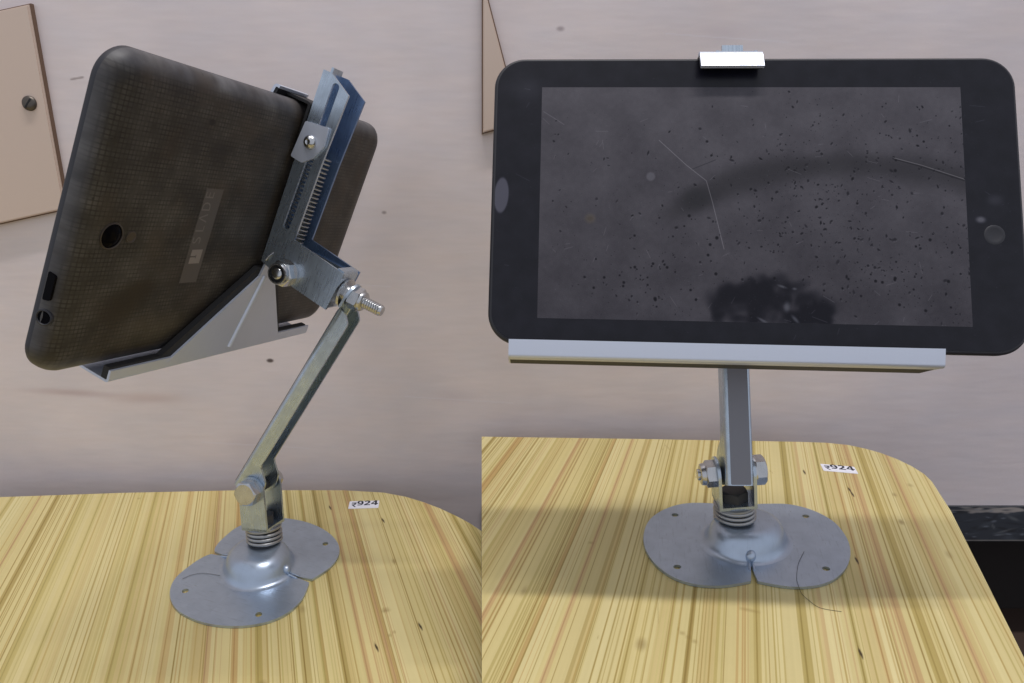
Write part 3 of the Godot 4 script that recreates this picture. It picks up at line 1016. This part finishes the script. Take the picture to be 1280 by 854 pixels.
func _ready() -> void:
	# ---- camera: level with the tablets, looking slightly down; the lens is shifted so that the middle axis lies where the two places meet
	var cam := Camera3D.new()
	add_child(cam)
	cam.projection = Camera3D.PROJECTION_FRUSTUM
	cam.near = 0.02
	cam.far = 20.0
	cam.size = 2.0 * cam.near * 427.0 / 900.0
	cam.frustum_offset = Vector2((640.0 - 602.0) / 900.0 * cam.near, 0)
	cam.rotation = Vector3(-deg_to_rad(15.94), 0, 0)
	cam.current = true
	var we := WorldEnvironment.new()
	var e := Environment.new()
	e.background_mode = Environment.BG_COLOR
	e.background_color = Color(0.74, 0.755, 0.795)
	e.tonemap_mode = Environment.TONE_MAPPER_LINEAR
	e.tonemap_exposure = 1.08
	e.sdfgi_enabled = true; e.ssao_enabled = true; e.ssil_enabled = true
	we.environment = e
	add_child(we)
	var lamp := AreaLight3D.new()         # the room's tube lamp, under the ceiling
	add_child(lamp)
	lamp.area_size = Vector2(1.1, 0.06)
	lamp.position = Vector3(0.1, 1.55, -0.12)
	lamp.rotation = Vector3(-PI / 2 - 0.05, 0, 0)
	lamp.light_energy = 1.8
	lamp.light_color = Color(1.0, 0.98, 0.97)
	lamp.shadow_enabled = true
	lamp.area_range = 6.0

	make_materials()

	# ---- the setting
	var m := M.new()
	m.plate(pv([-1500, -420, 0, -420, 0, -236, 1500, -236, 1500, 900, -1500, 900]), -520, -430, [], Rect2(-420, 105, 880, -402))
	structure("wall", m, mats.wall)
	m = M.new()
	m.plate(pv([0.1, -262, 1500, -262, 1500, -236.1, 0.1, -236.1]), -520, -428.5, [], Rect2(-420, -236, 880, -26))
	structure("skirting", m, mats.skirting)
	structure("lower_wall", box(M.new(), Vector3(-1500, -360, -540), Vector3(1500, -262.1, -470)), mats.dark)  # recess whose near-black colour stands in for the shade below table height
	structure("floor", box(M.new(), Vector3(-1500, -375, -470.5), Vector3(1500, -345, 500)), mats.floor)
	cover_panel("beige cover panel with a slotted screw on the lilac wall", pv([-330, 53, -245.4, 69.4, -242.9, -41.5, -330, -60]), Vector2(-253.8, 17.6), true)
	cover_panel("strip of beige cover panel behind the black front of the tablet", pv([0.05, 84, 3.9, 71, 22.3, 6.6, 0.05, 0.9]), Vector2.ZERO, false)

	# ---- tables
	table_top("striped wooden table under the stand whose tablet shows its back", pv([-0.05, -20, -0.05, -362.2, -7, -371, -15.1, -379.2, -25, -388, -35.2, -395.5, -47, -402.5, -61.3, -407.9, -86.8, -411, -152.4, -411, -226, -407.5, -298, -402, -620, -372, -620, -20]), -0.215, 0.3, 61, [[961, 152], [859, 137], [962, 213], [884, 218]])
	table_top("striped wooden table under the stand whose tablet shows its screen", pv([0.05, -20, 0.05, -410, 96.5, -406.5, 192.4, -402.2, 208, -400.8, 219.6, -397.6, 227, -392.5, 232.8, -386.7, 238, -378, 241.1, -368.7, 242.3, -359, 241.2, -350.2, 231.6, -318.5, 206.8, -252.6, 192.5, -214.9, 118, -20]), -0.178, -0.34, 62, [[1008, 148], [1005, 145], [929, 136], [985, 189], [960, 229]])

	# ---- the stand and tablet seen from behind
	var FL := Transform3D(Basis(Vector3(0.3011, -0.1214, -0.9458), Vector3(0.378, 0.9258, 0.0016), Vector3(0.8755, -0.358, 0.3246)).orthonormalized(), Vector3(-0.1055, -0.0365, -0.3172))
	tablet("tablet turned away, its grimy grey patterned back with camera in view", FL, 57.0, 186.0, 2.0)
	stand("zinc stand seen from behind, its slotted rail, spring and folded arm in view", FL, 20.0, 57.0, 73.5, 16.0, 3.4, Vector2(-64.5, 74), Vector3(-0.1149, -0.215, -0.3257), Vector3(0.292, 0, -0.956), Vector3(0.915, 0, 0.40), Vector3(-0.1142, -0.1735, -0.3362), FL * (Vector3(20, -13.2, 51.9) * MM))
	# ---- the stand and tablet seen from in front
	var RR := Basis(Vector3(0.9976, -0.004, 0.0686), Vector3(0.0304, 0.9211, -0.3881), Vector3(-0.0617, 0.3892, 0.9191)).orthonormalized()
	var FR := Transform3D(Basis(-RR.x, RR.y, -RR.z), Vector3(0.0987, -0.0241, -0.2706))
	tablet("tablet facing forward, its black glass dusty, scratched and splashed", FR, 55.0, 190.0, 0.0)
	stand("zinc stand seen from in front, its pale tray under the black screen", FR, 1.0, 55.0, 64.6, 7.5, 0.9, Vector2(-62.5, 87), Vector3(0.1200, -0.178, -0.2899), Vector3(0.998, 0, 0.02), Vector3(-0.23, 0, 0.973), Vector3(0.1112, -0.1427, -0.29), FR * (Vector3(-9, -13.2, 51.9) * MM))

	# ---- small things on the tables
	sticker("white price sticker on the table behind the stand with the grey back", Vector2(-71.3, -392.3), -0.215, 0.06, 0.98)
	sticker("white price sticker on the table beside the rounded corner, right of the black tablet's stand", Vector2(198.6, -365.2), -0.178, -0.22, 0.96)
	hair("dark hair lying over the edge of the base plate onto the striped table", PackedVector3Array([Vector3(142.3, -176.3, -280), Vector3(135.9, -176.3, -270.7), Vector3(131, -176.3, -260.8), Vector3(129.4, -176.4, -255.6), Vector3(129.2, -177.6, -251.5), Vector3(130.1, -177.7, -247.6), Vector3(132.6, -177.8, -242.6), Vector3(139.9, -177.8, -240.2)]))
	hair("short hair curved on the base plate of the stand with the turned tablet", PackedVector3Array([Vector3(-149.9, -213.4, -314.2), Vector3(-146.4, -213.4, -317.6), Vector3(-140.9, -213.4, -319), Vector3(-132, -213.4, -316.9)]))
